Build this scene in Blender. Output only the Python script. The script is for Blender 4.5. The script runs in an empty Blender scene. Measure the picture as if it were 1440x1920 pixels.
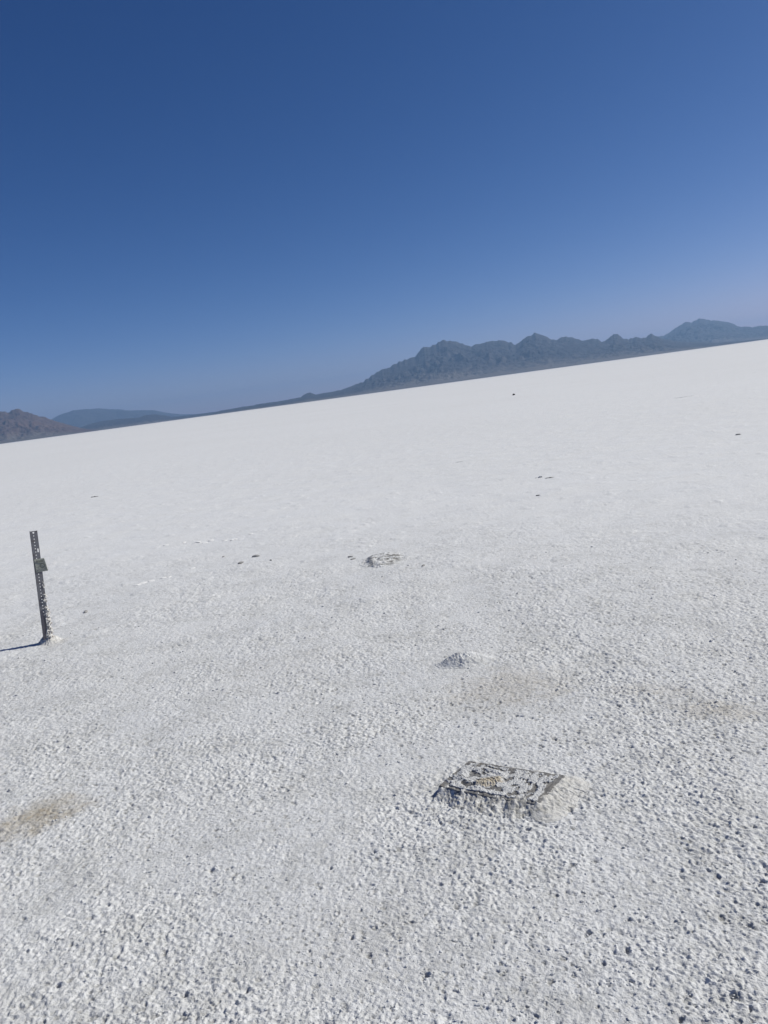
import bpy, math, random
import numpy as np

# ------------------------------------------------------------------ camera, sky, sun
sc = bpy.context.scene
C = sc.collection
F_PX, PITCH, ROLL, EYE = 1442.0, math.radians(8.83), math.radians(7.77), 1.6
cam_d = bpy.data.cameras.new('camera'); cam = bpy.data.objects.new('camera', cam_d); C.objects.link(cam)
cam_d.sensor_fit = 'VERTICAL'; cam_d.sensor_height = 24.0; cam_d.lens = 24.0*F_PX/1920.0
cam_d.clip_start = 0.05; cam_d.clip_end = 250000.0
sc.camera = cam
from mathutils import Matrix, Vector
U0 = Vector((0, math.sin(PITCH), math.cos(PITCH))); R0 = Vector((1, 0, 0)); FW = Vector((0, math.cos(PITCH), -math.sin(PITCH)))
cr = math.cos(ROLL)*R0 - math.sin(ROLL)*U0
cu = math.sin(ROLL)*R0 + math.cos(ROLL)*U0
m = Matrix((cr, cu, -FW)).transposed().to_4x4(); m.translation = (0, 0, EYE)
cam.matrix_world = m

SUN_AZ, SUN_EL = math.radians(80), math.radians(42)     # azimuth from +Y towards +X
w = bpy.data.worlds.new('World'); sc.world = w; w.use_nodes = True
nt = w.node_tree; nt.nodes.clear()
sky = nt.nodes.new('ShaderNodeTexSky'); sky.sky_type = 'NISHITA'; sky.sun_disc = False
sky.sun_elevation = SUN_EL; sky.sun_rotation = SUN_AZ
sky.altitude = 1290; sky.air_density = 0.6; sky.dust_density = 1.0; sky.ozone_density = 6.0
sep = nt.nodes.new('ShaderNodeSeparateColor'); com = nt.nodes.new('ShaderNodeCombineColor')
nt.links.new(sky.outputs[0], sep.inputs[0])
for k, (pw, gn) in enumerate(((1.85, .50), (1.28, .60), (1.0, .95))):      # deepens the high-desert blue
    p_ = nt.nodes.new('ShaderNodeMath'); p_.operation = 'POWER'; p_.inputs[1].default_value = pw
    g_ = nt.nodes.new('ShaderNodeMath'); g_.operation = 'MULTIPLY'; g_.inputs[1].default_value = gn
    nt.links.new(sep.outputs[k], p_.inputs[0]); nt.links.new(p_.outputs[0], g_.inputs[0]); nt.links.new(g_.outputs[0], com.inputs[k])
bg = nt.nodes.new('ShaderNodeBackground'); bg.inputs[1].default_value = 0.068
wo = nt.nodes.new('ShaderNodeOutputWorld')
nt.links.new(com.outputs[0], bg.inputs[0]); nt.links.new(bg.outputs[0], wo.inputs[0])
sl = bpy.data.lights.new('sun', 'SUN'); sl.energy = 3.8; sl.angle = math.radians(0.53); sl.color = (1.0, 0.965, 0.85)
so = bpy.data.objects.new('sun', sl); C.objects.link(so)
sdir = Vector((math.sin(SUN_AZ)*math.cos(SUN_EL), math.cos(SUN_AZ)*math.cos(SUN_EL), math.sin(SUN_EL)))
so.rotation_euler = sdir.to_track_quat('Z', 'Y').to_euler(); so.location = (30, 5, 40)
vs = sc.view_settings; sc.display_settings.display_device = 'sRGB'
vs.view_transform = 'Standard'; vs.look = 'None'; vs.exposure = 0.38; vs.gamma = 1.0

# ------------------------------------------------------------------ helpers
rng = np.random.default_rng(7); random.seed(7)

def ray(px, py):
    x = (px-720)/F_PX; y = -(py-960)/F_PX
    a = x*math.cos(ROLL)+y*math.sin(ROLL); b = -x*math.sin(ROLL)+y*math.cos(ROLL)
    return (a, math.cos(PITCH)+b*math.sin(PITCH), -math.sin(PITCH)+b*math.cos(PITCH))
def at(px, py, z=0.0):
    """point on the level z seen at that place of the photograph"""
    d = ray(px, py); t = (EYE-z)/-d[2]
    return d[0]*t, d[1]*t

def hash2(ix, iy, seed):
    h = (ix.astype(np.int64)*374761393 + iy.astype(np.int64)*668265263 + seed*1442695041) & 0xFFFFFFFF
    h = ((h ^ (h >> 13))*1274126177) & 0xFFFFFFFF
    return (h ^ (h >> 16)) & 0xFFFF
GA = np.linspace(0, 2*math.pi, 256, endpoint=False); GX = np.cos(GA); GY = np.sin(GA)
def pn(x, y, seed=0):
    """2-D gradient noise, about -0.7..0.7"""
    x = np.asarray(x, float); y = np.asarray(y, float)
    x0 = np.floor(x); y0 = np.floor(y); fx = x-x0; fy = y-y0
    u = fx*fx*fx*(fx*(fx*6-15)+10); v = fy*fy*fy*(fy*(fy*6-15)+10)
    def g(i, j):
        h = hash2(x0+i, y0+j, seed) & 255
        return GX[h]*(fx-i)+GY[h]*(fy-j)
    a = g(0, 0); b = g(1, 0); c = g(0, 1); d = g(1, 1)
    return (a+(b-a)*u)*(1-v)+(c+(d-c)*u)*v
def fbm(x, y, n=4, seed=0, gain=.5):
    s = 0; a = 1.0; f = 1.0
    for k in range(n):
        s = s+a*pn(x*f, y*f, seed+k*17); a *= gain; f *= 2.03
    return s
def worley(x, y, seed=0):
    x0 = np.floor(x); y0 = np.floor(y); best = np.full(np.shape(x), 9.0); rid = np.zeros(np.shape(x))
    for i in (-1, 0, 1):
        for j in (-1, 0, 1):
            h = hash2(x0+i, y0+j, seed); h2 = hash2(x0+i, y0+j, seed+91)
            dx = x0+i+h/65535.0-x; dy = y0+j+h2/65535.0-y
            d = dx*dx+dy*dy; mk = d < best
            best = np.where(mk, d, best); rid = np.where(mk, (h ^ h2)/65535.0, rid)
    return np.sqrt(best), rid
def sstep(a, b, x):
    t = np.clip((x-a)/(b-a), 0, 1); return t*t*(3-2*t)

def mesh_obj(name, verts, faces, mats, parent=None, smooth=True, attrs=None, mat_idx=None):
    me = bpy.data.meshes.new(name)
    verts = np.asarray(verts, np.float32)
    if isinstance(faces, np.ndarray):
        nf, k = faces.shape
        me.vertices.add(len(verts)); me.vertices.foreach_set('co', verts.ravel())
        me.loops.add(nf*k); me.loops.foreach_set('vertex_index', faces.astype(np.int32).ravel())
        me.polygons.add(nf); me.polygons.foreach_set('loop_start', np.arange(0, nf*k, k, dtype=np.int32))
        me.update(calc_edges=True)
    else:
        me.from_pydata([tuple(map(float, v)) for v in verts], [], faces); me.update()
    for mt in (mats if isinstance(mats, (list, tuple)) else [mats]): me.materials.append(mt)
    if mat_idx is not None: me.polygons.foreach_set('material_index', np.asarray(mat_idx, np.int32))
    me.polygons.foreach_set('use_smooth', np.full(len(me.polygons), smooth))
    for k, arr in (attrs or {}).items():
        at_ = me.attributes.new(k, 'FLOAT', 'POINT'); at_.data.foreach_set('value', np.asarray(arr, np.float32).ravel())
    me.update()
    o = bpy.data.objects.new(name, me); C.objects.link(o)
    if parent: o.parent = parent
    return o
def tag(o, label=None, cat=None, group=None, kind=None):
    if label: o['label'] = label
    if cat: o['category'] = cat
    if group: o['group'] = group
    if kind: o['kind'] = kind
    return o
def empty(name, loc=(0, 0, 0)):
    o = bpy.data.objects.new(name, None); o.location = loc; o.empty_display_size = .1; C.objects.link(o); return o
def grid_faces(nr, nc, wrap=False):
    i = np.arange(nr-1)[:, None]; j = np.arange(nc if wrap else nc-1)[None, :]
    j2 = (j+1) % nc
    return np.stack([i*nc+j, i*nc+j2, (i+1)*nc+j2, (i+1)*nc+j], -1).reshape(-1, 4)

class MB:
    def __init__(s): s.v = []; s.f = []
    def add(s, vs_, fs_):
        n = len(s.v); s.v += [tuple(v) for v in vs_]; s.f += [tuple(i+n for i in f) for f in fs_]
    def box(s, c, h, rot=None):
        vs_ = []
        for x in (-1, 1):
            for y in (-1, 1):
                for z in (-1, 1):
                    p = Vector((x*h[0], y*h[1], z*h[2]))
                    if rot: p = rot @ p
                    vs_.append(p+Vector(c))
        s.add(vs_, [(0, 1, 3, 2), (4, 6, 7, 5), (0, 4, 5, 1), (2, 3, 7, 6), (0, 2, 6, 4), (1, 5, 7, 3)])

# materials (colours below are scaled by ALB to true albedos)
ALB = .775
class NM:
    def __init__(s, name):
        s.m = bpy.data.materials.new(name); s.m.use_nodes = True; s.t = s.m.node_tree; s.n = s.t.nodes
        s.b = s.n['Principled BSDF']; s.b.inputs['Specular IOR Level'].default_value = .3
    def L(s, a, b): s.t.links.new(a, b)
    def attr(s, k): n = s.n.new('ShaderNodeAttribute'); n.attribute_name = k; return n.outputs['Fac']
    def noise(s, scale, detail=4, rough=.55, vec=None, dist=0):
        n = s.n.new('ShaderNodeTexNoise'); n.inputs['Scale'].default_value = scale; n.inputs['Detail'].default_value = detail
        n.inputs['Roughness'].default_value = rough; n.inputs['Distortion'].default_value = dist
        s.L(vec or s.pos(), n.inputs['Vector']); return n.outputs['Fac']
    def pos(s):
        if not hasattr(s, '_p'): s._p = s.n.new('ShaderNodeTexCoord').outputs['Object']
        return s._p
    def ramp(s, fac, *stops):
        n = s.n.new('ShaderNodeValToRGB'); e = n.color_ramp.elements
        while len(e) < len(stops): e.new(.5)
        for k, (p, c) in enumerate(stops):
            e[k].position = p; e[k].color = (*(c if hasattr(c, '__len__') else (c, c, c)), 1)
        s.L(fac, n.inputs[0]); return n.outputs['Color']
    def mix(s, fac, a, b, mode='MIX'):
        n = s.n.new('ShaderNodeMix'); n.data_type = 'RGBA'; n.blend_type = mode
        for sock, v in ((n.inputs[0], fac), (n.inputs[6], a), (n.inputs[7], b)):
            if isinstance(v, (int, float)): sock.default_value = v
            elif isinstance(v, tuple): sock.default_value = (*(q*ALB for q in v), 1)
            else: s.L(v, sock)
        return n.outputs[2]
    def math(s, op, a, b=0.0):
        n = s.n.new('ShaderNodeMath'); n.operation = op
        for k, v in enumerate((a, b)):
            if isinstance(v, (int, float)): n.inputs[k].default_value = v
            else: s.L(v, n.inputs[k])
        return n.outputs[0]
    def bump(s, h, dist, strength=1.0, nrm=None):
        n = s.n.new('ShaderNodeBump'); n.inputs['Distance'].default_value = dist; n.inputs['Strength'].default_value = strength
        s.L(h, n.inputs['Height'])
        if nrm is not None: s.L(nrm, n.inputs['Normal'])
        return n.outputs['Normal']
    def done(s, col, rough=.85, nrm=None, metal=0.0):
        if isinstance(col, tuple): s.b.inputs['Base Color'].default_value = (*(q*ALB for q in col), 1)
        else: s.L(col, s.b.inputs['Base Color'])
        if isinstance(rough, (int, float)): s.b.inputs['Roughness'].default_value = rough
        else: s.L(rough, s.b.inputs['Roughness'])
        s.b.inputs['Metallic'].default_value = metal
        if nrm is not None: s.L(nrm, s.b.inputs['Normal'])
        return s.m

SALT = (0.815, 0.83, 0.85)
def salt_material(name, fine=True, warm=0.0):
    M = NM(name)
    col = M.mix(M.noise(1.3, 5), (SALT[0]*.95, SALT[1]*.96, SALT[2]*.99), (SALT[0]*1.05, SALT[1]*1.04, SALT[2]*1.02))
    rgh = M.math('SUBTRACT', 1.0, M.attr('smooth_crust'))
    col = M.mix(M.ramp(M.noise(75, 3), (.36, 0.0), (.62, 1.0)), M.mix(M.math('MULTIPLY', .5, rgh), col, (.52, .525, .525)), col)
    damp = M.ramp(M.math('MULTIPLY', M.noise(3.2, 5, .65), M.noise(17, 4, .7)), (.22, 0.0), (.36, .5))
    col = M.mix(M.math('MULTIPLY', damp, rgh), col, (.50, .505, .50))
    col = M.mix(M.ramp(M.noise(.055, 5, .6), (.42, 0.0), (.60, .10)), col, (.60, .605, .60))
    if warm: col = M.mix(warm, col, (.70, .66, .57))
    st = M.attr('stain')
    col = M.mix(st, col, (.46, .41, .33))
    col = M.mix(M.attr('mud_shade'), col, (.17, .165, .155))  # mud, plus the shade painted on one mound's left flank
    h = M.noise(260, 4, .65)
    n0 = M.bump(M.noise(60, 4, .65), .010, .75)
    M.L(M.math('MULTIPLY', M.math('MULTIPLY', rgh, rgh), .75), n0.node.inputs['Strength'])
    n1 = M.bump(h, .0022, .8, n0)
    return M.done(col, .78, n1)
m_salt = salt_material('salt_crust')

# ------------------------------------------------------------------ salt flat
PITS = [(1168,1593),(1092,1607),(1076,1628),(1150,1651),(1278,1635),(1431,1660),(1342,1560),(1365,1550),(1414,1553),(1339,1512),
 (1277,1584),(1278,1714),(1324,1717),(1180,1728),(1197,1731),(1131,1755),(1104,1751),(1297,1751),(1260,1763),(1176,1787),(1072,1810),
 (1131,1809),(1040,1876),(1119,1862),(1183,1844),(1141,1850),(1293,1871),(1373,1870),(1318,1890),(1329,1835),(1277,1916),(1006,1907),
 (1407,1894),(186,1639),(165,1662),(197,1662),(285,1665),(299,1675),(203,1698),(246,1722),(196,1750),(396,1634),(434,1630),(436,1649),
 (345,1614),(134,1772),(109,1849),(5,1842),(50,1786),(309,1789),(314,1828),(272,1884),(347,1866),(189,1823),(248,1892),(160,1825),
 (87,1684),(45,1722),(57,1722),(344,1726),(462,1859),(600,1668),(620,1630),(700,1600),(580,1785),(735,1890),(870,1640),(905,1730),
 (990,1560),(1205,1470),(1050,1402),(1042,1390),(955,1660),(660,1760),(800,1830),(520,1700),(1405,1740),(1380,1800),(1230,1820)]
PIT_XY = [at(*q) for q in PITS]
STAINS = [ # pixel centre, half sizes in metres, turn, strength
 (75,1530,.22,.17,.35,.85),(15,1562,.17,.12,.3,.45),(122,1505,.12,.08,.2,.5),(950,1290,.42,.34,.0,.36),(1010,1275,.2,.2,0,.18),
 (1225,1295,.30,.10,-.5,.22),(1350,1335,.28,.12,-.5,.42),(1065,1490,.13,.11,0,.15),(1010,1525,.08,.06,0,.15),(105,1205,.14,.12,0,.25),
 (640,1755,.5,.3,.4,.05),(520,1250,.5,.3,.1,.06)]
STAIN_W = [(at(a, b), c, d, e, f) for a, b, c, d, e, f in STAINS]

def calm(x, y):
    """the crust grows smoother away from the slab, first on the left"""
    r = np.hypot(x+.25*y, y); return 1-.68*sstep(4.5, 12, r+1.2*pn(x/1.3, y/1.3, 90))
def specks(x, y):
    """small holes in the crust where muddy grey ground shows"""
    wx = x+.009*pn(x/.010, y/.010, 64); wy = y+.009*pn(x/.010, y/.010, 65)
    thr = .58-.55*fbm(x/.55, y/.55, 3, 66)+.13*sstep(3.2, 1.6, np.hypot(x, y))-.05*sstep(-.5, 1.5, x)
    d, rid = worley(wx/.024, wy/.024, 67)
    k = np.clip((rid-thr)*3, 0, 1)*sstep(.34, .12, d)
    d, rid = worley(wx/.060, wy/.060, 68)
    k2 = np.clip((rid-thr-.10)*4, 0, 1)*sstep(.22, .09, d)
    return np.maximum(k*.8, k2)*np.clip(calm(x, y)*1.5-.5, .0, 1)
def relief(x, y, cell, swell=1.0):
    """height of the crust in metres; waves too short for the mesh cell fade out"""
    def lod(wl): return np.clip(wl/(1.8*np.maximum(cell, 1e-4))-.35, 0, 1)
    h = swell*(.010*pn(x/1.7, y/1.7, 3)*np.clip(12/(np.hypot(x, y)+1), .3, 1) + .006*pn(x/.42, y/.42, 5))
    patch = .70+1.05*fbm(x/.75, y/.75, 4, 11)+.2*pn(x/4, y/4, 12)
    patch = np.clip(patch, .30, 1.7)*1.12*calm(x, y)
    wx = x+.012*pn(x/.035, y/.035, 61); wy = y+.012*pn(x/.035, y/.035, 62)
    h += lod(.10)*.0040*patch*pn(x/.10, y/.10, 21)+lod(.05)*.0034*patch*pn(x/.052, y/.052, 23)
    b = 1-2.6*np.abs(pn(wx/.034, wy/.034, 22)); h += lod(.034)*.0034*patch*b
    d, rid = worley(wx/.0145, wy/.0145, 31)
    h += lod(.0175)*.0044*patch*np.clip(1-d*1.3, 0, 1)**.7*(.15+1.1*rid**2)
    h += lod(.013)*.0036*patch*pn(x/.012, y/.012, 41)
    h += lod(.007)*.0020*patch*pn(x/.0062, y/.0062, 42)
    # sparse raised scabs that still read far out
    far = sstep(3.0, 7.0, np.hypot(x, y))
    d, rid = worley(x/.30+.3*pn(x/.09, y/.09, 56), y/.30+.3*pn(x/.09, y/.09, 57), 55)
    h += far*np.where(rid > .62, .014*(rid-.5)*sstep(.34, .10, d), 0)+far*.0016*patch*(1-2.6*np.abs(pn(x/.075, y/.075, 58)))
    h -= lod(.016)*.0048*specks(x, y)
    # pits, scattered
    wd = .25*pn(x/.011, y/.011, 52)
    d, rid = worley(x/.062+wd, y/.062+wd, 51)
    h -= lod(.02)*np.where(rid > .72+.3*pn(x/.4, y/.4, 59), .010*np.clip(rid-.5, 0, .5)*sstep(.26, .06, d), 0)
    return h
def local_pits(x, y, h, mud_shade):
    for k, (cx, cy) in enumerate(PIT_XY):
        r = .055
        mk = np.abs(x-cx)+np.abs(y-cy) < r*2
        if not mk.any(): continue
        xx = x[mk]-cx; yy = y[mk]-cy
        s = (.42+.55*(((k*37) % 11)/10.0)**1.6)
        q = pn(x[mk]/.008, y[mk]/.008, 70)*.012+pn(x[mk]/.022, y[mk]/.022, 71)*.008
        an = k*1.7; uu = xx*math.cos(an)+yy*math.sin(an); ww = -xx*math.sin(an)+yy*math.cos(an)
        dd = np.hypot(uu, ww*(1.2+.8*((k*13) % 7)/7))+q*s
        lump = np.hypot(xx-.016*s, (yy-.004)*1.2)+q
        h[mk] += .005*s*sstep(.024*s, .004, lump) - .011*s*sstep(.014*s, .006*s, dd)
        mud_shade[mk] = np.maximum(mud_shade[mk], .40*sstep(.011*s, .006*s, dd))
    return h, mud_shade
def stains(x, y):
    st = np.zeros_like(x)
    for (c, a, b, t, s) in STAIN_W:
        dx = x-c[0]; dy = y-c[1]
        u = (dx*math.cos(t)+dy*math.sin(t))/a; v = (-dx*math.sin(t)+dy*math.cos(t))/b
        near = (np.abs(u) < 2) & (np.abs(v) < 2)
        if not near.any(): continue
        d = np.hypot(u[near], v[near])+.5*fbm(x[near]/.12, y[near]/.12, 4, 81)
        st[near] = np.maximum(st[near], s*sstep(1.15, .25, d)*(.65+.7*np.clip(fbm(x[near]/.03, y[near]/.03, 3, 82)+.3, 0, 1)))
    return np.clip(st, 0, 1)

rs = [.15]
while rs[-1] < 9000:
    r = rs[-1]
    d = .02 if r < 1.2 else min(.45*r*r/1230, .010*r) if r < 60 else .03*r
    rs.append(r+d)
rs = np.array(rs)
fine = np.arange(-47, 47.001, math.degrees(.0013)); coarse = np.arange(48.2, 312, 1.6)
az = np.radians(np.concatenate([fine, coarse]))
A, Rr = np.meshgrid(az, rs)
X = Rr*np.sin(A); Y = Rr*np.cos(A)
dr = np.gradient(rs)[:, None]*np.ones_like(A); da = Rr*np.where(np.degrees(A) > 47.5, .028, .0013)
cell = np.maximum(np.minimum(dr, .006), np.where((Rr > 4) & (Rr < 16), np.minimum(da, .0055+.0008*(Rr-4)), da))
H = np.zeros_like(X); MUD = np.zeros_like(X)
ch = 64
for k in range(0, len(rs), ch):
    H[k:k+ch] = relief(X[k:k+ch], Y[k:k+ch], cell[k:k+ch])
ns = int(np.searchsorted(rs, 40))
for k in range(0, ns, ch):
    MUD[k:k+ch] = .50*specks(X[k:k+ch], Y[k:k+ch])
nb = int(np.searchsorted(rs, 8))
H[:nb], MUD[:nb] = local_pits(X[:nb], Y[:nb], H[:nb].copy(), MUD[:nb].copy())
CALM = calm(X, Y); ST = np.zeros_like(X); ST[:nb] = stains(X[:nb], Y[:nb])
H *= np.clip(1.0-(Rr-60)/400, 0.0, 1)
V = np.stack([X, Y, H], -1).reshape(-1, 3)
Fc = grid_faces(len(rs), len(az), True)[:, ::-1]
nV = len(V); V = np.vstack([V, [[0, 0, 0]]])
print('ground verts', nV)
flat = mesh_obj('ground', V, Fc, m_salt, attrs={'stain': np.append(ST.ravel(), 0), 'mud_shade': np.append(MUD.ravel(), 0), 'smooth_crust': 1-np.append(CALM.ravel(), 1)})
tag(flat, 'white rough salt crust of a wide dry lake bed', kind='structure')
del A, Rr, X, Y, dr, da, cell, H, MUD, ST, V, Fc
def ground_z(x, y):
    x = np.atleast_1d(np.asarray(x, float)); y = np.atleast_1d(np.asarray(y, float))
    return relief(x, y, np.full_like(x, .004))

# desert plain round the salt
Mp = NM('desert_soil')
plain_col = Mp.mix(Mp.noise(.0006, 6), (.105, .088, .072), (.17, .145, .12))
m_plain = Mp.done(plain_col, .95)
pr = np.array([8980, 9100, 10500, 14000, 20000, 22000, 25800.]); pa = np.radians(np.arange(0, 360, 2.0))
A, R_ = np.meshgrid(pa, pr)
plain = mesh_obj('desert_plain', np.stack([R_*np.sin(A), R_*np.cos(A), np.full_like(A, .0)+np.where(R_ < 9000, -.5, .5)], -1).reshape(-1, 3),
                 grid_faces(len(pr), len(pa), True)[:, ::-1], m_plain)
tag(plain, 'dark brown desert soil beyond the salt', kind='structure')

# ------------------------------------------------------------------ mountains
def rock_material(name, a, b, c):
    M = NM(name)
    n = M.noise(.0022, 8, .6); n2 = M.noise(.011, 6, .6)
    col = M.mix(M.ramp(n, (.35, 0.), (.62, 1.)), a, b)
    col = M.mix(M.ramp(n2, (.52, 0.), (.72, .8)), col, c)
    col = M.mix(M.attr('fan'), col, M.mix(n2, (.11, .097, .09), (.18, .158, .14)))
    return M.done(col, .95, M.bump(M.noise(.02, 6, .65), 14, .6))
m_rock = rock_material('grey_rock', (.018, .017, .022), (.034, .031, .036), (.13, .115, .11))
m_red = rock_material('brown_rock', (.070, .043, .038), (.12, .075, .060), (.19, .14, .115))
m_far = rock_material('far_rock', (.035, .032, .034), (.05, .046, .048), (.07, .065, .065))

def mountain(name, label, crest, D, depth, mat, seed, spur=1.0, fanw=.35, bend=None, nu=700, nv=170, jag=1.0):
    """crest: (px, py) along the skyline in the photograph; D: distance of the crest line; depth: foot to crest"""
    azs = []; hs = []
    for (px, py) in crest:
        d = ray(px, py); azs.append(math.atan2(d[0], d[1])); hs.append(EYE+d[2]/math.hypot(d[0], d[1])*D)
    azs = np.array(azs); hs = np.maximum(np.array(hs), 0)
    u = np.linspace(azs[0], azs[-1], nu); hc = np.interp(u, azs, hs)
    arc = u*D
    hsm = hc.copy()
    hc = hc+jag*np.minimum(hc*.12, 32)*(fbm(arc/210, arc*0+seed, 2, seed)+.9*(.3-np.abs(pn(arc/90, arc*0+seed, seed+9)))*2)
    ends = sstep(0, .03, (u-u[0])/(u[-1]-u[0]))*sstep(0, .03, (u[-1]-u)/(u[-1]-u[0])); hc = hc*ends; hsm = hsm*ends
    t = np.concatenate([np.linspace(0, 1, nv), 1+np.linspace(0, 1.0, 50)[1:]])    # 0 foot, 1 crest, 2 back foot
    T, U = np.meshgrid(t, u)
    Hc = hc[:, None]*np.ones_like(T)
    s = np.where(T <= 1, T, 2-T)
    ker = np.ones(41)/41; hsm = np.convolve(np.pad(hsm, 20, mode='edge'), ker, 'valid'); hsm = np.minimum(hsm, hc+40)
    Hc = hsm[:, None]+(hc-hsm)[:, None]*sstep(.62, 1.0, s+.12*pn(U*D/300, T*5, seed+8))
    Hc = np.where(s > .999, hc[:, None], Hc)
    AX = U*D; AY = (T-1)*depth
    # gullies run down the slope; offsets make them fork
    L = 520.0*spur
    wob = 1.2*pn(AX/L*.45, AY/L*.45, seed+1)+.4*pn(AX/L*1.5, AY/L*1.1, seed+6)
    g1 = 1-np.abs(2.3*pn(AX/L+wob, AY/(L*3.2), seed+2)); g2 = 1-np.abs(2.3*pn(AX/(L*.42)+wob*1.7, AY/(L*1.3), seed+3))
    g3 = fbm(AX/(L*.22), AY/(L*.3), 4, seed+4)
    fan = fanw
    base = np.where(s < fan, .10*(s/fan)**1.4, .10+.90*((s-fan)/(1-fan))**.92)
    mid = np.clip(4*(s-fan*.6)*(1.0-s)/(1-fan*.6), 0, 1)
    amp_ = np.clip(.75+1.3*pn(AX/(L*2.6), AY/(L*1.8), seed+7), .2, 1.5)
    Z = Hc*(base+mid*amp_*(.15*(g1-.45)+.07*(g2-.5)+.10*g3)) 
    near1 = sstep(.80, 1.0, s)
    Z = np.minimum(Z, Hc*(1-.05*(1-near1)))
    Z = Z+(1-near1)*sstep(fan*.7, fan+.15, s)*np.minimum(Hc, 200)*.05*g3
    Z = np.maximum(Z, 0)
    foot = s < .004
    Z = np.where(foot, -2, Z)
    r = D+AY
    V = np.stack([r*np.sin(U), r*np.cos(U), Z], -1).reshape(-1, 3)
    fa = np.clip(sstep(fan+.16, fan-.05, s+.12*g3), 0, 1)
    print(label[:20], 'top', Z.max())
    o = mesh_obj(name, V, grid_faces(len(u), len(t)), mat, attrs={'fan': fa.ravel()})
    return tag(o, label, kind='structure')

crestA = [(380,777),(413,770.5),(486,758),(540,750),(564,745),(574,738),(583,737),(592,740),(632,733.5),(640,731),(665,723),(696,707),(712,696),(729,690),(751,680),(765,672),(779,669),(793,654),(809,651),(821,641),
 (832,639),(859,643),(884,651),(901,647),(912,642),(929,642),(940,639),(954,643),(968,646),(984,634),(1004,627),(1023,632),(1040,638),
 (1057,634),(1079,635),(1098,640),(1115,637),(1134,641),(1143,634),(1151,628),(1159,628),(1169,637),(1179,638),(1190,632),(1204,634),
 (1212,633),(1221,628),(1229,632),(1243,636),(1290,642),(1340,643),(1400,638),(1470,631)]
crestB = [(1080,672),(1150,655),(1200,643),(1229,633),(1243,630),(1257,623),(1273,611),(1287,603),(1296,606),(1312,597),(1329,600),(1362,604),(1384,612),(1409,614),(1440,610),
 (1500,596),(1560,590),(1640,590),(1720,580),(1800,566),(1900,560),(2050,552)]
crestC = [(-900,930),(-700,890),(-500,860),(-300,812),(-180,790),(-90,782),(-40,778),(0,774),(15,773),(34,767),(49,773),(78,782),(102,790),(122,795),(151,803),(185,807.5),(215,803)]
crestD = [(60,818),(95,787),(112,778),(136,770),(156,767.6),(185,766),(199,767),(228,768),(238,770),(272,769),(287,769),(311,774),(340,777),(376,776),(420,770),(470,768)]
crestE = [(100,818),(146,803),(170,795),(199,788),(233,785),(262,783),(270,779),(292,777),(310,779),(322,782),(350,779),(413,771),(480,764)]
mountain('hills', 'jagged grey mountain range in the middle of the horizon', crestA, 12000, 3500, m_rock, 5, spur=.9, fanw=.37, nu=1400, nv=220)
mountain('hills', 'paler peak rising behind the right end of the grey range', crestB, 17000, 4000, m_rock, 15, spur=1.0, fanw=.25, nu=700, jag=.6)
mountain('hills', 'brown pointed hills at the left edge', crestC, 11000, 2000, m_red, 25, spur=.8, fanw=.30, nu=700, jag=.7)
mountain('hills', 'faint blue range farthest away on the left', crestD, 22000, 3500, m_far, 35, spur=3.5, fanw=.2, nu=400, nv=90, jag=.3)
mountain('hills', 'low dark hills between the brown and the grey mountains', crestE, 14000, 3500, m_rock, 45, spur=.6, fanw=.5, nu=500, nv=110, jag=.3)

# ------------------------------------------------------------------ haze
Mh = bpy.data.materials.new('haze_air'); Mh.use_nodes = True; ht = Mh.node_tree; ht.nodes.clear()
pv = ht.nodes.new('ShaderNodeVolumePrincipled'); ho = ht.nodes.new('ShaderNodeOutputMaterial')
pv.inputs['Color'].default_value = (.37, .61, .98, 1); pv.inputs['Density'].default_value = 5.8e-5; pv.inputs['Anisotropy'].default_value = .2
ht.links.new(pv.outputs[0], ho.inputs['Volume'])
HZT = 665.0
hz = MB(); hz.box((0, 0, HZT/2-1), (26500, 26500, HZT/2))
hz = mesh_obj('haze', hz.v, hz.f, Mh, smooth=False); tag(hz, 'thin blue air over the whole basin', kind='stuff')

# ------------------------------------------------------------------ lumps, mounds and plates of salt
def ico(sub=1):
    import bmesh
    bm = bmesh.new(); bmesh.ops.create_icosphere(bm, subdivisions=sub, radius=1)
    v = np.array([x.co[:] for x in bm.verts]); f = np.array([[q.index for q in t.verts] for t in bm.faces]); bm.free(); return v, f
IV1, IF1 = ico(1); IV2, IF2 = ico(2); IV3, IF3 = ico(4)
def lump_mesh(V0, seed, amp=.35, fr=1.4):
    n = fbm(V0[:, 0]*fr+seed*3.1, V0[:, 1]*fr+V0[:, 2]*fr*1.7, 3, seed)
    return V0*(1+amp*n)[:, None]

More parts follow.
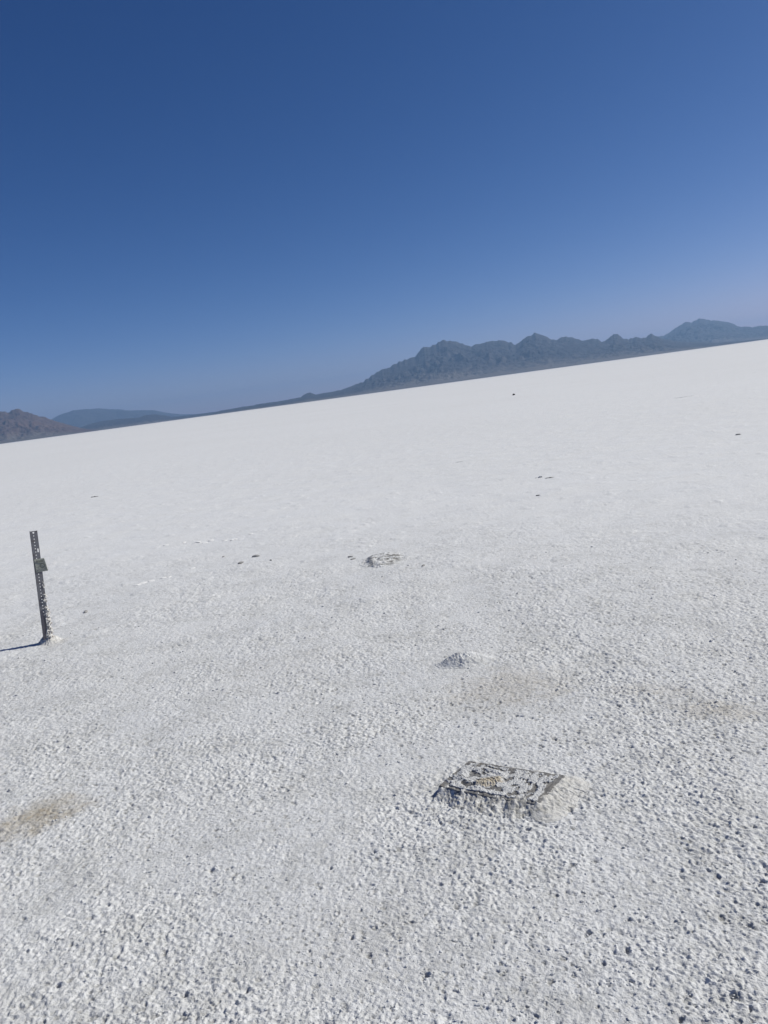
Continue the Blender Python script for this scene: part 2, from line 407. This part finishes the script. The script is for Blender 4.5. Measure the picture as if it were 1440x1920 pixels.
# loose grains and crumbs lying on the near crust: past counting
N = 17000
rr = 1.0/np.sqrt(1.0/1.3**2-rng.random(N)*(1/1.3**2-1/7.0**2)); aa = np.radians(rng.uniform(-44, 44, N))
gx = rr*np.sin(aa); gy = rr*np.cos(aa); keep = fbm(gx/.5, gy/.5, 3, 99) > -.25
gx = gx[keep]; gy = gy[keep]; N = len(gx); gz = ground_z(gx, gy)
size = .0016+.0042*rng.random(N)**4
size *= np.clip(np.hypot(gx, gy)/2.5, .9, 1.6)
base = [lump_mesh(IV1, k, .5) for k in range(8)]
VV = np.empty((N, len(IV1), 3)); FF = np.empty((N, len(IF1), 3), int)
for k in range(N):
    b = base[k % 8]; a = rng.random()*6.28; c, s = math.cos(a), math.sin(a)
    sz = size[k]; fl = rng.uniform(.5, .9)
    VV[k, :, 0] = (b[:, 0]*c-b[:, 1]*s)*sz*rng.uniform(.8, 1.7)+gx[k]; VV[k, :, 1] = (b[:, 0]*s+b[:, 1]*c)*sz+gy[k]; VV[k, :, 2] = b[:, 2]*sz*fl+gz[k]+sz*.2
    FF[k] = IF1+k*len(IV1)
g = mesh_obj('salt_grains', VV.reshape(-1, 3), FF.reshape(-1, 3), m_salt, smooth=False)
tag(g, 'loose white salt grains strewn over the crust', 'grains', kind='stuff')

def salt_mound(name, label, cx, cy, rx, ry, hh, seed, mat, warm=0, peak=(0, 0), rough=1.0, n=150, mud_shade=0.0, stain=0.0, cat='mound', group=None, shadeleft=False):
    t = np.linspace(0, 1, n//2); a = np.linspace(0, 2*math.pi, n, endpoint=False)
    A, T = np.meshgrid(a, t)
    rad = 1+.22*pn(np.cos(A)*1.6+seed, np.sin(A)*1.6, seed)+.10*pn(np.cos(A)*5, np.sin(A)*5+seed, seed+1)
    lx = T*rad*rx*np.cos(A)+peak[0]*(1-T)**1.5; ly = T*rad*ry*np.sin(A)+peak[1]*(1-T)**1.5
    prof = (1-T**1.8)**1.7
    x = cx+lx; y = cy+ly
    z = relief(x, y, np.full_like(x, .004))+hh*prof
    w_ = np.clip(prof*2.2, 0, 1)
    z += rough*w_*(hh*.28*fbm(x/(rx*.35), y/(ry*.35), 3, seed+2)+.005*(1-3*np.abs(pn(x/.018, y/.018, seed+3)))+.003*pn(x/.008, y/.008, seed+4))
    z += .001; z[-1] -= .012
    mu = np.clip(mud_shade*sstep(.0, .35, fbm(x/.03, y/.03, 3, seed+6)+.35*w_-.15), 0, 1); st = np.full_like(x, stain)*w_
    if shadeleft: mu = .22*sstep(.01, -.03, lx-.2*ly)*sstep(.12, .4, prof)*np.clip(.75+1.2*fbm(x/.05, y/.05, 3, seed+8), 0, 1)  # left flank's grey and its shade, painted into the colour
    o = mesh_obj(name, np.stack([lx, ly, z], -1).reshape(-1, 3), grid_faces(n//2, n, True), mat, attrs={'mud_shade': mu.ravel(), 'stain': st.ravel()})
    o.location = (cx, cy, 0)
    return tag(o, label, cat, group)

m_salt_w = salt_material('warm_salt', warm=.22)
cx, cy = at(872, 1240); 
salt_mound('salt_mound', 'small pointed salt mound with a grey shaded flank behind the square slab', cx, cy, .17, .11, .056, 4, m_salt, peak=(-.03, .0), mud_shade=.9, rough=.5, shadeleft=True)
px_, py_ = at(90, 1204)
salt_mound('salt_mound', 'crumbly cream salt mound heaped round the foot of the metal post', px_+.018, py_-.005, .098, .085, .060, 9, m_salt_w, peak=(-.018, .01), mud_shade=.25, rough=1.0, stain=.1)

# ------------------------------------------------------------------ crusted slab
def make_slab():
    top = .062
    Aq, Bq, Cq, Dq = [np.array(at(px, py, z)) for px, py, z in ((823,1473,.042), (879,1427,.031), (1058,1454,.033), (1009,1508,.032))]
    org = (Aq+Bq+Cq+Dq)/4
    root = empty('salt_crusted_slab', (org[0], org[1], 0))
    tag(root, 'square grey weathered slab half buried in salt with a tan lump in its middle', 'slab')
    nu, nv = 340, 220
    u = np.linspace(0, 1, nu); v = np.linspace(0, 1, nv); U, Vv = np.meshgrid(u, v)        # u: left to right, v: near to back
    def quad(U, Vv):
        return ((1-U)*(1-Vv))[..., None]*Aq+(U*(1-Vv))[..., None]*Dq+((1-U)*Vv)[..., None]*Bq+(U*Vv)[..., None]*Cq
    # ragged edges
    eu = .012*fbm(Vv*7, U*0+3, 3, 101); ev = .022*fbm(U*7, Vv*0+5, 3, 102)
    P = quad(U+eu*(1-2*np.abs(U-.5))*0+eu*np.where((U < .06) | (U > .94), 1, 0), Vv+ev*(1-Vv)*sstep(.5, 0, Vv)-ev*.5*sstep(.7, 1, Vv)-.05*np.sin(np.pi*U)*(1-Vv)**3)
    x = P[..., 0]; y = P[..., 1]
    z = .042*(1-U)*(1-Vv)+.032*U*(1-Vv)+.031*(1-U)*Vv+.033*U*Vv
    # grain ridges parallel to the short side on the right half, lumps on the left, one bowl
    grain = pn(U*26+1.2*pn(U*3, Vv*3, 105), Vv*3.5, 103)
    gr = sstep(.55, .7, U)*grain
    lum = fbm(U*9, Vv*7, 4, 106)
    z += .004*gr+.006*lum*(1-.6*sstep(.55, .7, U))
    salt_n = fbm(U*9, Vv*6.5, 5, 107, .6)
    cover = salt_n*.9+.75*gr+.26-.35*np.exp(-((U-.24)**2/.012+(Vv-.60)**2/.05))-.30*np.exp(-((U-.2)**2/.02+(Vv-.22)**2/.012))-.22*np.exp(-((U-.58)**2/.008+(Vv-.55)**2/.05))
    ring = np.exp(-((np.hypot((U-.30), (Vv-.5)*.8)-.2)/.035)**2); cover += .25*ring; z += .006*ring
    edge = np.minimum(np.minimum(U, 1-U)*1.0, np.minimum(Vv, 1-Vv)*.75)+.018*fbm(U*16, Vv*12, 3, 109)
    rim = sstep(.060, .030, edge)*np.where((U > .86) | (Vv > .9) | (Vv < .1), 1, .5)
    cover -= .95*rim
    sm = sstep(-.10, .16, cover)                       # 1 = salt
    z += sm*(.005+.003*fbm(U*60, Vv*42, 2, 108)); z += .0015*(1-sm)*pn(U*60, Vv*12, 110)
    # tan lump
    g = np.exp(-(((U-.42-.25*(Vv-.36))/.12)**2+((Vv-.36-1.6*(U-.42)**2)/.20)**2)); tanm = sstep(.28, .7, g+.35*fbm(U*22, Vv*16, 3, 111)*g*2)
    z += .014*g*(.6+.9*np.abs(fbm(U*26, Vv*18, 3, 112)))
    sm = np.maximum(sm, sstep(.3, .6, g)*.9)
    depthz = -.02
    Vt = np.stack([x-org[0], y-org[1], z], -1)
    V = Vt.reshape(-1, 3); Fg = grid_faces(nv, nu)
    idx = np.concatenate([np.arange(nu), (np.arange(1, nv)*nu+nu-1), ((nv-1)*nu+np.arange(nu-2, -1, -1)), (np.arange(nv-2, 0, -1)*nu)])
    sides = []; prev = idx; cnt = len(V); allV = [V]; levels = 8
    vb = V[idx]; cen = vb[:, :2].mean(0)
    for k in range(1, levels+1):
        q = vb.copy(); q[:, 2] = vb[:, 2]+(depthz-vb[:, 2])*k/levels
        off = .010*pn(q[:, 0]/.022+k*.5, q[:, 1]/.022+k*.3, 115)*min(1, k/2)
        dirv = q[:, :2]-cen; dirv /= np.linalg.norm(dirv, axis=1)[:, None]; q[:, :2] += dirv*(off[:, None]+.0015*k)
        allV.append(q); cur = cnt+np.arange(len(idx)); cnt += len(idx)
        sides.append(np.stack([prev, cur, np.roll(cur, -1), np.roll(prev, -1)], -1)); prev = cur
    V2 = np.vstack(allV); F2 = np.vstack([Fg]+sides)
    nx = len(V2)-nu*nv
    sal = np.concatenate([sm.ravel(), np.clip(.62+1.2*fbm(V2[nu*nv:, 0]/.03, V2[nu*nv:, 1]/.03+V2[nu*nv:, 2]/.02, 3, 116), 0, 1)])
    M = NM('weathered_slab')
    base = M.mix(M.noise(55, 6, .65), (.13, .13, .135), (.29, .29, .295))
    base = M.mix(M.ramp(M.noise(16, 3), (.5, 0.), (.7, .5)), base, (.17, .15, .125))
    saltc = M.mix(M.noise(45, 4), (.48, .485, .495), SALT)
    saltc = M.mix(M.attr('tan'), saltc, M.mix(M.noise(70, 4), (.46, .39, .29), (.68, .63, .53)))
    fac = M.ramp(M.math('ADD', M.attr('salt'), M.math('MULTIPLY', M.math('SUBTRACT', M.noise(130, 4, .7), .5), .9)), (.25, 0.), (.80, 1.))
    ms = M.done(M.mix(fac, base, saltc), .85, M.bump(M.noise(190, 5, .7), .003, .9))
    mesh_obj('slab_body', V2, F2, ms, root, attrs={'salt': sal, 'tan': np.concatenate([tanm.ravel(), np.zeros(nx)])})
    # sloping salt skirt round it
    n = 560; lv = 34
    tt = np.arange(n)/n*len(idx); i0 = np.floor(tt).astype(int) % len(idx); bx = V[idx[i0], 0]; by = V[idx[i0], 1]; bz = V[idx[i0], 2]
    for _ in range(3): bx = (np.roll(bx, 1)+bx+np.roll(bx, -1))/3; by = (np.roll(by, 1)+by+np.roll(by, -1))/3
    tx = np.roll(bx, -1)-np.roll(bx, 1); ty = np.roll(by, -1)-np.roll(by, 1); ln = np.hypot(tx, ty); ox = ty/ln; oy = -tx/ln
    for _ in range(14): ox = (np.roll(ox, 1)+ox+np.roll(ox, -1))/3; oy = (np.roll(oy, 1)+oy+np.roll(oy, -1))/3
    ln = np.hypot(ox, oy); ox /= ln; oy /= ln
    gx_ = bx+org[0]; gy_ = by+org[1]
    right = np.clip(ox*.9+.1, 0, 1); front = np.clip(-oy, 0, 1); left = np.clip(-ox, 0, 1); back = np.clip(oy, 0, 1)
    wid = .035+.045*right+.055*front-.02*left-.025*back+.034*fbm(gx_/.07, gy_/.07, 3, 120); wid = np.maximum(wid, .012)
    top_h = np.minimum(.99*bz-.004*right, 1)*np.clip(.78+.10*right+.30*front-.30*left-.35*back+.22*fbm(gx_/.05, gy_/.05, 3, 121), .05, 1.0)
    S = np.linspace(0, 1, lv)[:, None]
    gx2 = gx_[None]+ox[None]*(wid[None]*S-(.008+.016*front[None])*(1-S)); gy2 = gy_[None]+oy[None]*(wid[None]*S-(.008+.016*front[None])*(1-S))
    gr_z = relief(gx2, gy2, np.full_like(gx2, .004))
    ins = .008+.016*front; S0 = (ins/(wid+ins))[None]; Sp = np.clip((S-S0)/(1-S0), 0, 1)
    z = top_h[None]*(1-Sp)**(1.25-.20*front[None])+gr_z*Sp
    mid = np.sin(np.pi*np.clip(S*1.05, 0, 1))
    z += np.clip(mid+.35, 0, 1)*relief(gx2, gy2, np.full_like(gx2, .002), 0.0)*1.1*(1-S)+mid*.004*fbm(gx2/.035, gy2/.035, 3, 122)
    z[:10] += (.012*front*sstep(.80, .95, front))[None]*(1-S[:10]*3)*(.6+fbm(gx2[:10]/.03, gy2[:10]/.03, 2, 127))
    z[-1] = gr_z[-1]-.006; z[0] -= .012
    mu = np.clip(.55*sstep(-.05, .35, fbm(gx2/.022, gy2/.022, 3, 124)+.30*(front[None]-.3)*(S < .6)), 0, .75)*(1-right[None]*.85)
    st = .14*right[None]*(1-S)*np.clip(1+1.5*fbm(gx2/.05, gy2/.05, 3, 126), 0, 2)
    mesh_obj('salt_skirt', np.stack([gx2-org[0], gy2-org[1], z], -1).reshape(-1, 3), grid_faces(lv, n, True), m_salt_w,
             root, attrs={'mud_shade': mu.ravel(), 'stain': st.ravel()})
    return root
make_slab()

# ------------------------------------------------------------------ perforated metal post
def make_post():
    def mesh_obj(name, v, f, *a, **k):                     # the shapes below are drawn with y toward the viewer
        v = np.array([tuple(q) for q in v], float)*np.array([1, -1, 1])
        f = f[:, ::-1] if isinstance(f, np.ndarray) else [tuple(reversed(q)) for q in f]
        return globals()['mesh_obj'](name, v, f, *a, **k)
    bx, by = at(90, 1206)
    root = empty('marker_post', (bx, by, 0))
    tag(root, 'leaning grey perforated steel post with a small tag plate and salt caked low down', 'post')
    # lean and heading
    up = Vector((.070, 0.0, .90)).normalized(); face = Vector((.42, -.9, 0)).normalized()
    face = (face-up*face.dot(up)).normalized(); away = -face
    R = Matrix((away.cross(up), away, up)).transposed()      # local x to the right, y away from the viewer, z up
    root.rotation_euler = R.to_euler()
    M = NM('galvanised_steel')
    col = M.mix(M.noise(38, 6, .7), (.16, .165, .18), (.32, .32, .34))
    rust = M.ramp(M.noise(22, 5, .7), (.50, 0.), (.72, .75))
    col = M.mix(rust, col, (.12, .085, .07))
    m_steel = M.done(col, .6, M.bump(M.noise(160, 4), .0008, .6), .25)
    Ht = .905; pitch = .0254; mb = MB(); w2 = .026; hw = .0127; th = .003
    n = int((Ht+.04)/pitch); z0 = Ht-n*pitch
    def cell(xc, zc, hr, yf, big=1.0):
        """one perforated square of the web, front and back faces and the wall of the hole"""
        N_ = 12; out = []; inn = []
        for k in range(N_):
            a = 2*math.pi*(k+.5)/N_-math.pi/4*0; c, s = math.cos(a), math.sin(a); q = max(abs(c), abs(s))
            out.append((xc+hw*c/q, zc+pitch/2*s/q)); inn.append((xc+hr*big*c, zc+hr*s))
        vs_ = [(x, yf, z) for x, z in out]+[(x, yf, z) for x, z in inn]+[(x, yf-th, z) for x, z in out]+[(x, yf-th, z) for x, z in inn]
        f = []
        for k in range(N_):
            l = (k+1) % N_
            f += [(k, l, N_+l, N_+k), (2*N_+k, 3*N_+k, 3*N_+l, 2*N_+l), (N_+k, N_+l, 3*N_+l, 3*N_+k)]
        mb.add(vs_, f)
        # fill the corners left by the 12-sided outline
        for sx in (-1, 1):
            for sz in (-1, 1):
                pass
    xc = -.0035
    for k in range(n):
        zc = z0+(k+.5)*pitch
        N_ = 16; out = []; inn = []
        for q_ in range(N_):
            a = 2*math.pi*q_/N_+math.pi/4; c, s = math.cos(a), math.sin(a); q = max(abs(c), abs(s)); hr = .0040 if k != n-1 else .0070
            out.append((xc+hw*c/q, zc+pitch/2*s/q)); inn.append((xc+hr*c, zc+hr*s))
        vs_ = [(x, 0, z) for x, z in out]+[(x, 0, z) for x, z in inn]+[(x, -th, z) for x, z in out]+[(x, -th, z) for x, z in inn]
        f = []
        for q_ in range(N_):
            l = (q_+1) % N_
            f += [(q_, l, N_+l, N_+q_), (2*N_+q_, 3*N_+q_, 3*N_+l, 2*N_+l), (N_+q_, N_+l, 3*N_+l, 3*N_+q_)]
        mb.add(vs_, f)
    mb.box((-.0035-hw-.0052, -.001, (Ht+z0)/2), (.0052, th*.8, (Ht-z0)/2))
    # right flange, turned back, with one slot punched through near the tag
    xr = xc+hw
    slot = (.735, .765)
    for a, b in ((z0, slot[0]), (slot[1], Ht)): mb.box((xr+.0065, -.0045, (a+b)/2), (.0065, .0045, (b-a)/2))
    mb.box((xr+.0112, -.0045, (slot[0]+slot[1])/2), (.0018, .0045, (slot[1]-slot[0])/2))
    mb.box((xr+.0148, -.014, (Ht+z0)/2), (.0018, .014, (Ht-z0)/2)); mb.box((-.0035-hw-.0118, -.014, (Ht+z0)/2), (.0014, .014, (Ht-z0)/2))
    mesh_obj('channel', mb.v, mb.f, m_steel, root, smooth=False)
    # tag plate
    pb = MB(); rot = Matrix.Rotation(math.radians(-3), 3, 'Y')
    pw, ph, pt = .041, .052, .0018; n_ = 14
    pc = Vector((.018, .0062, .632))
    vs_ = []; f = []
    import itertools
    for j in range(n_+1):
        for i in range(n_+1):
            x = -pw+2*pw*i/n_; z = -ph+2*ph*j/n_
            x += .006*(-z/ph)*(x > 0)*x/pw                                # right side runs out towards the bottom
            b = .004*(x/pw)**2-.0025*(z/ph)**2
            p = pc+rot @ Vector((x, b, z)); vs_.append(p)
    m_ = len(vs_); vs_ += [p-Vector((0, pt, 0)) for p in vs_]
    for j in range(n_):
        for i in range(n_):
            a = j*(n_+1)+i; f.append((a, a+1, a+n_+2, a+n_+1)); f.append((a+m_, a+m_+n_+1, a+m_+n_+2, a+m_+1))
    ring = [i for i in range(n_+1)]+[(j+1)*(n_+1)+n_ for j in range(n_)]+[n_*(n_+1)+n_-1-i for i in range(n_)]+[(n_-1-j)*(n_+1) for j in range(n_-1)]
    for k in range(len(ring)):
        a = ring[k]; b = ring[(k+1) % len(ring)]; f.append((b, a, a+m_, b+m_))
    M = NM('faded_tag')
    col = M.mix(M.noise(60, 5, .7), (.24, .26, .235), (.42, .44, .40))
    col = M.mix(M.ramp(M.noise(140, 2, .5), (.55, 0.), (.68, .7)), col, (.085, .10, .095))
    m_tag = M.done(col, .6, M.bump(M.noise(120, 4), .001, .8), .1)
    pl = mesh_obj('tag_plate', vs_, f, m_tag, root)
    M = NM('worn_print'); m_pr = M.done(M.mix(M.noise(90, 4), (.10, .115, .105), (.17, .19, .17)), .7)
    rb = MB(); q0 = pc+Vector((.012, .0035, -.004))
    N_ = 28
    ins = [q0+Vector((.0135*math.cos(t*2*math.pi/N_), 0, .0135*math.sin(t*2*math.pi/N_))) for t in range(N_)]
    ous = [q0+Vector((.0185*math.cos(t*2*math.pi/N_), 0, .0185*math.sin(t*2*math.pi/N_))) for t in range(N_)]
    rb.add(ins+ous, [(t, (t+1) % N_, N_+(t+1) % N_, N_+t) for t in range(N_)])
    for dz, l in ((.034, .026), (.027, .022)): rb.box(pc+Vector((-.002, .0040, dz)), (l, .0006, .0016))
    mesh_obj('faded_print', rb.v, rb.f, m_pr, pl, smooth=False)
    for (x, z) in ((-.0035, .667), (-.0035, .597)):
        b_ = MB(); k = 8
        ri = [(x+.0055*math.cos(t*6.2832/k), .0125, z+.0055*math.sin(t*6.2832/k)) for t in range(k)]; ro = [(a, .006, c) for a, _, c in ri]
        b_.add(ri+ro, [tuple(range(k))]+[(t, t+k, (t+1) % k+k, (t+1) % k) for t in range(k)])
        mesh_obj('bolt', b_.v, b_.f, m_steel, pl, smooth=False)
    # salt caked on the right side and the foot
    nz, na = 260, 56
    zz = np.linspace(-.03, .57, nz); an = np.linspace(0, 2*math.pi, na, endpoint=False); AN, ZZ = np.meshgrid(an, zz)
    lowf = np.clip(1-ZZ/.55, 0, 1)
    px0 = .0185-.004*lowf; 
    nn = fbm(ZZ/.028, AN*1.1, 4, 141, .6)
    rx = np.maximum(.0050+.025*lowf**1.0+(.013+.010*lowf)*nn, .0006)*np.where(ZZ > .40, np.clip((.57-ZZ)/.17, 0, 1)**.5, 1)
    gapm = fbm(ZZ/.05, AN*0+2, 3, 142); rx *= np.where(ZZ > .25, sstep(-.12, .1, gapm), 1); rx = np.maximum(rx, .0004)
    ry = rx*.9+.003+.008*lowf
    xx = px0+rx*np.cos(AN); yy = -.009+ry*np.sin(AN)
    xx = np.maximum(xx, .004-.02*sstep(.15, .0, ZZ))
    saltm = NM('caked_salt'); c_ = saltm.mix(saltm.ramp(saltm.noise(55, 5, .7), (.50, 0.), (.58, 1.)), (.72, .715, .70), (.19, .165, .15))
    m_cake = saltm.done(c_, .8, saltm.bump(saltm.noise(150, 4), .003, .9))
    mesh_obj('salt_crust', np.stack([xx, yy, ZZ], -1).reshape(-1, 3), grid_faces(nz, na, True), m_cake, root)
    # smooth rusty mud on the lower left of the face
    nz, na = 120, 30
    zz = np.linspace(-.03, .27, nz); ZZ, AN = np.meshgrid(zz, np.linspace(0, 2*math.pi, na, endpoint=False), indexing='ij')
    tp = np.clip((.27-ZZ)/.10, 0, 1)**.6
    q = 1+.25*fbm(ZZ/.04, AN, 3, 151)
    xx = -.0125+.0165*tp*q*np.cos(AN); yy = -.004+.0115*tp*q*np.sin(AN)
    mm = NM('rusty_mud'); m_mud = mm.done(mm.mix(mm.noise(45, 5, .7), (.20, .17, .17), (.36, .33, .33)), .9, mm.bump(mm.noise(90, 4), .002, .8))
    mesh_obj('mud_crust', np.stack([xx, yy, ZZ], -1).reshape(-1, 3), grid_faces(nz, na, True), m_mud, root)
make_post()

# ------------------------------------------------------------------ small far things on the flat
M = NM('dark_stone'); m_stone = M.done(M.mix(M.noise(9, 4), (.02, .02, .022), (.055, .052, .05)), .85)
M = NM('grey_clod'); m_clod = M.done(M.mix(M.noise(60, 4), (.24, .24, .24), (.44, .44, .435)), .9, M.bump(M.noise(140, 3), .002))
def stone(name, label, cat, px, py, sx, sy, sz, mat, seed, group=None, turn=0.0, lift=.35, V0=IV2, F0=IF2, amp=.35):
    x, y = at(px, py); v = lump_mesh(V0, seed, amp)*np.array([sx, sy, sz])
    o = mesh_obj(name, v, F0, mat, smooth=False); z = float(ground_z(x, y)[0]) if math.hypot(x, y) < 60 else 0
    o.location = (x, y, z+sz*lift); o.rotation_euler = (0, 0, turn)
    return tag(o, label, cat, group)
stone('rock', 'lone dark rock far out on the flat below the mountain foot', 'rock', 963.5, 741, .10, .09, .085, m_stone, 3)
CL = [(480,1044,.035,'flat dark clod beyond the post, upper right one of four'),(452,1057,.028,'dark clod left of centre, nearest of the four beyond the post'),
      (419,1044,.022,'tiny dark clod, leftmost of the four beyond the post'),(508,1051,.017,'tiny dark clod, rightmost of the four beyond the post'),
      (657,1045,.022,'upper of two dark specks left of the buckled crust ridge'),(662,1049,.022,'lower of two dark specks left of the buckled crust ridge'),
      (794,1062,.022,'dark speck to the right of the buckled crust ridge'),(161,1148,.030,'dark clod lying right of the metal post'),
      (1009,930,.026,'flat dark clod below the lifted crust plates'),(1384,815,.04,'dark clod near the right edge of the photo')]
for k, (a, b, s, lab) in enumerate(CL):
    stone('clod', lab, 'clod', a, b, s*1.3, s*.6, s*.42, m_clod, 20+k, 'dark clods scattered on the salt', turn=k*.7)

def crust_plate(name, label, px, py, L, W, hgt, tilt, seed, mat, turn=0.0, group=None, cat='crust plate'):
    """a lifted, ragged plate of crust with its own thickness, one long edge in the air"""
    n, k = 60, 16; u = np.linspace(-1, 1, n); v = np.linspace(0, 1, k); U, Vv = np.meshgrid(u, v)
    env = (1-np.abs(U)**3)*(1+.35*fbm(U*2.5, U*0, 3, seed))
    x = U*L/2; y = (Vv-.35)*W*env; z = hgt*env*(1-Vv)**1.2+.004*fbm(U*6, Vv*4, 3, seed+1)-.003
    t = np.stack([x, y, z], -1); b = t.copy(); b[..., 2] = np.minimum(t[..., 2]-.008, t[..., 2]*.4-.01)
    V = np.vstack([t.reshape(-1, 3), b.reshape(-1, 3)]); F1 = grid_faces(k, n); F2 = F1[:, ::-1]+n*k
    idx = np.concatenate([np.arange(n), np.arange(1, k)*n+n-1, (k-1)*n+np.arange(n-2, -1, -1), np.arange(k-2, 0, -1)*n]); nx = np.roll(idx, -1)
    F3 = np.stack([nx, idx, idx+n*k, nx+n*k], -1)
    cx, cy = at(px, py)
    o = mesh_obj(name, V, np.vstack([F1, F2, F3]), mat); o.location = (cx, cy, float(ground_z(cx, cy)[0])); o.rotation_euler = (0, 0, turn)
    return tag(o, label, cat, group)
M = NM('dark_crust'); m_dk = M.done(M.mix(M.noise(30, 4), (.20, .20, .20), (.36, .36, .36)), .9)
GP = 'lifted plates of salt crust'
crust_plate('crust_plate', 'dark flat plate right of a white one, in front of the lone rock', 1030, 896.5, .16, .07, .016, 0, 61, m_dk, group=GP)
crust_plate('crust_plate', 'bright white lifted plate between two dark ones', 1013, 896, .08, .08, .028, 0, 62, m_salt, group=GP)
crust_plate('crust_plate', 'short dark plate just left of the white one', 1005, 897, .05, .03, .008, 0, 63, m_dk, group=GP)
crust_plate('crust_plate', 'thin dark tilted plate far out above the metal post', 178, 931.5, .22, .14, .022, 0, 64, m_dk, group=GP)
crust_plate('crust_plate', 'thin grey plate far right below the distant peak', 1284, 744, .8, .5, .006, 0, 65, m_salt, turn=.2, group=GP)
crust_plate('crust_plate', 'small dark plate left of the lone rock, lower down', 862, 866, .18, .06, .006, 0, 66, m_clod, group=GP)

# buckled ridge beyond the small mound
def buckle():
    x0, y0 = at(722, 1050); n, k = 150, 70
    U, Vv = np.meshgrid(np.linspace(-1, 1, n), np.linspace(-1, 1, k)); L, W = .28, .34
    x = U*L; y = Vv*W
    q = np.hypot((U+.1)*1.15, Vv)+.18*fbm(U*2, Vv*2, 3, 171)
    z = .028*sstep(.95, .35, q)*sstep(-.75, -.45, U+.12*Vv)*(1-.55*(U+.5))
    z += .020*np.abs(fbm(U*3+Vv, Vv*5, 3, 172))*sstep(1, .5, q)
    z += relief(x+x0, y+y0, np.full_like(x, .004))+.002
    ro = np.hypot(U, Vv)+.2*fbm(U*3+9, Vv*3, 3, 175); z -= .02*sstep(.80, .97, ro)
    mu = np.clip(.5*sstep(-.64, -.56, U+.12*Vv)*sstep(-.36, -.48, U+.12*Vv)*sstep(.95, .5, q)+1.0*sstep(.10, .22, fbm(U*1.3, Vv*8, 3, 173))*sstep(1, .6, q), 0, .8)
    o = mesh_obj('crust_ridge', np.stack([x, y, z], -1).reshape(-1, 3), grid_faces(k, n), m_salt, attrs={'mud_shade': mu.ravel(), 'stain': mu.ravel()*0})
    o.location = (x0, y0, 0); tag(o, 'low buckled block of crust with a dark steep left edge beyond the grey mound', 'crust ridge')
buckle()
M = NM('clean_salt'); m_clean = M.done(M.mix(M.noise(30, 4), (.86, .865, .87), (.95, .95, .95)), .8)
# white chunks in two loose rows left of centre
for k, (a, b, s) in enumerate([(257,1096,.05),(268,1092,.045),(283,1088,.035),(306,1083,.035),(318,1081,.028),(361,1065,.03),(311,1022,.035),(345,1017,.03),(371,1017,.045),(384,1017,.035),(395,1013,.045),(421,1013,.04),(438,1012,.04),(470,1001,.03)]):
    stone('salt_chunk', 'white salt chunk in the loose rows right of the metal post', 'salt chunk', a, b, s*(.9+.6*((k*7)%5)/5), s*(.7+.5*((k*3)%4)/4), s*.15, m_clean, 40+k, 'white salt chunks right of the metal post', turn=k*1.1, lift=.2)
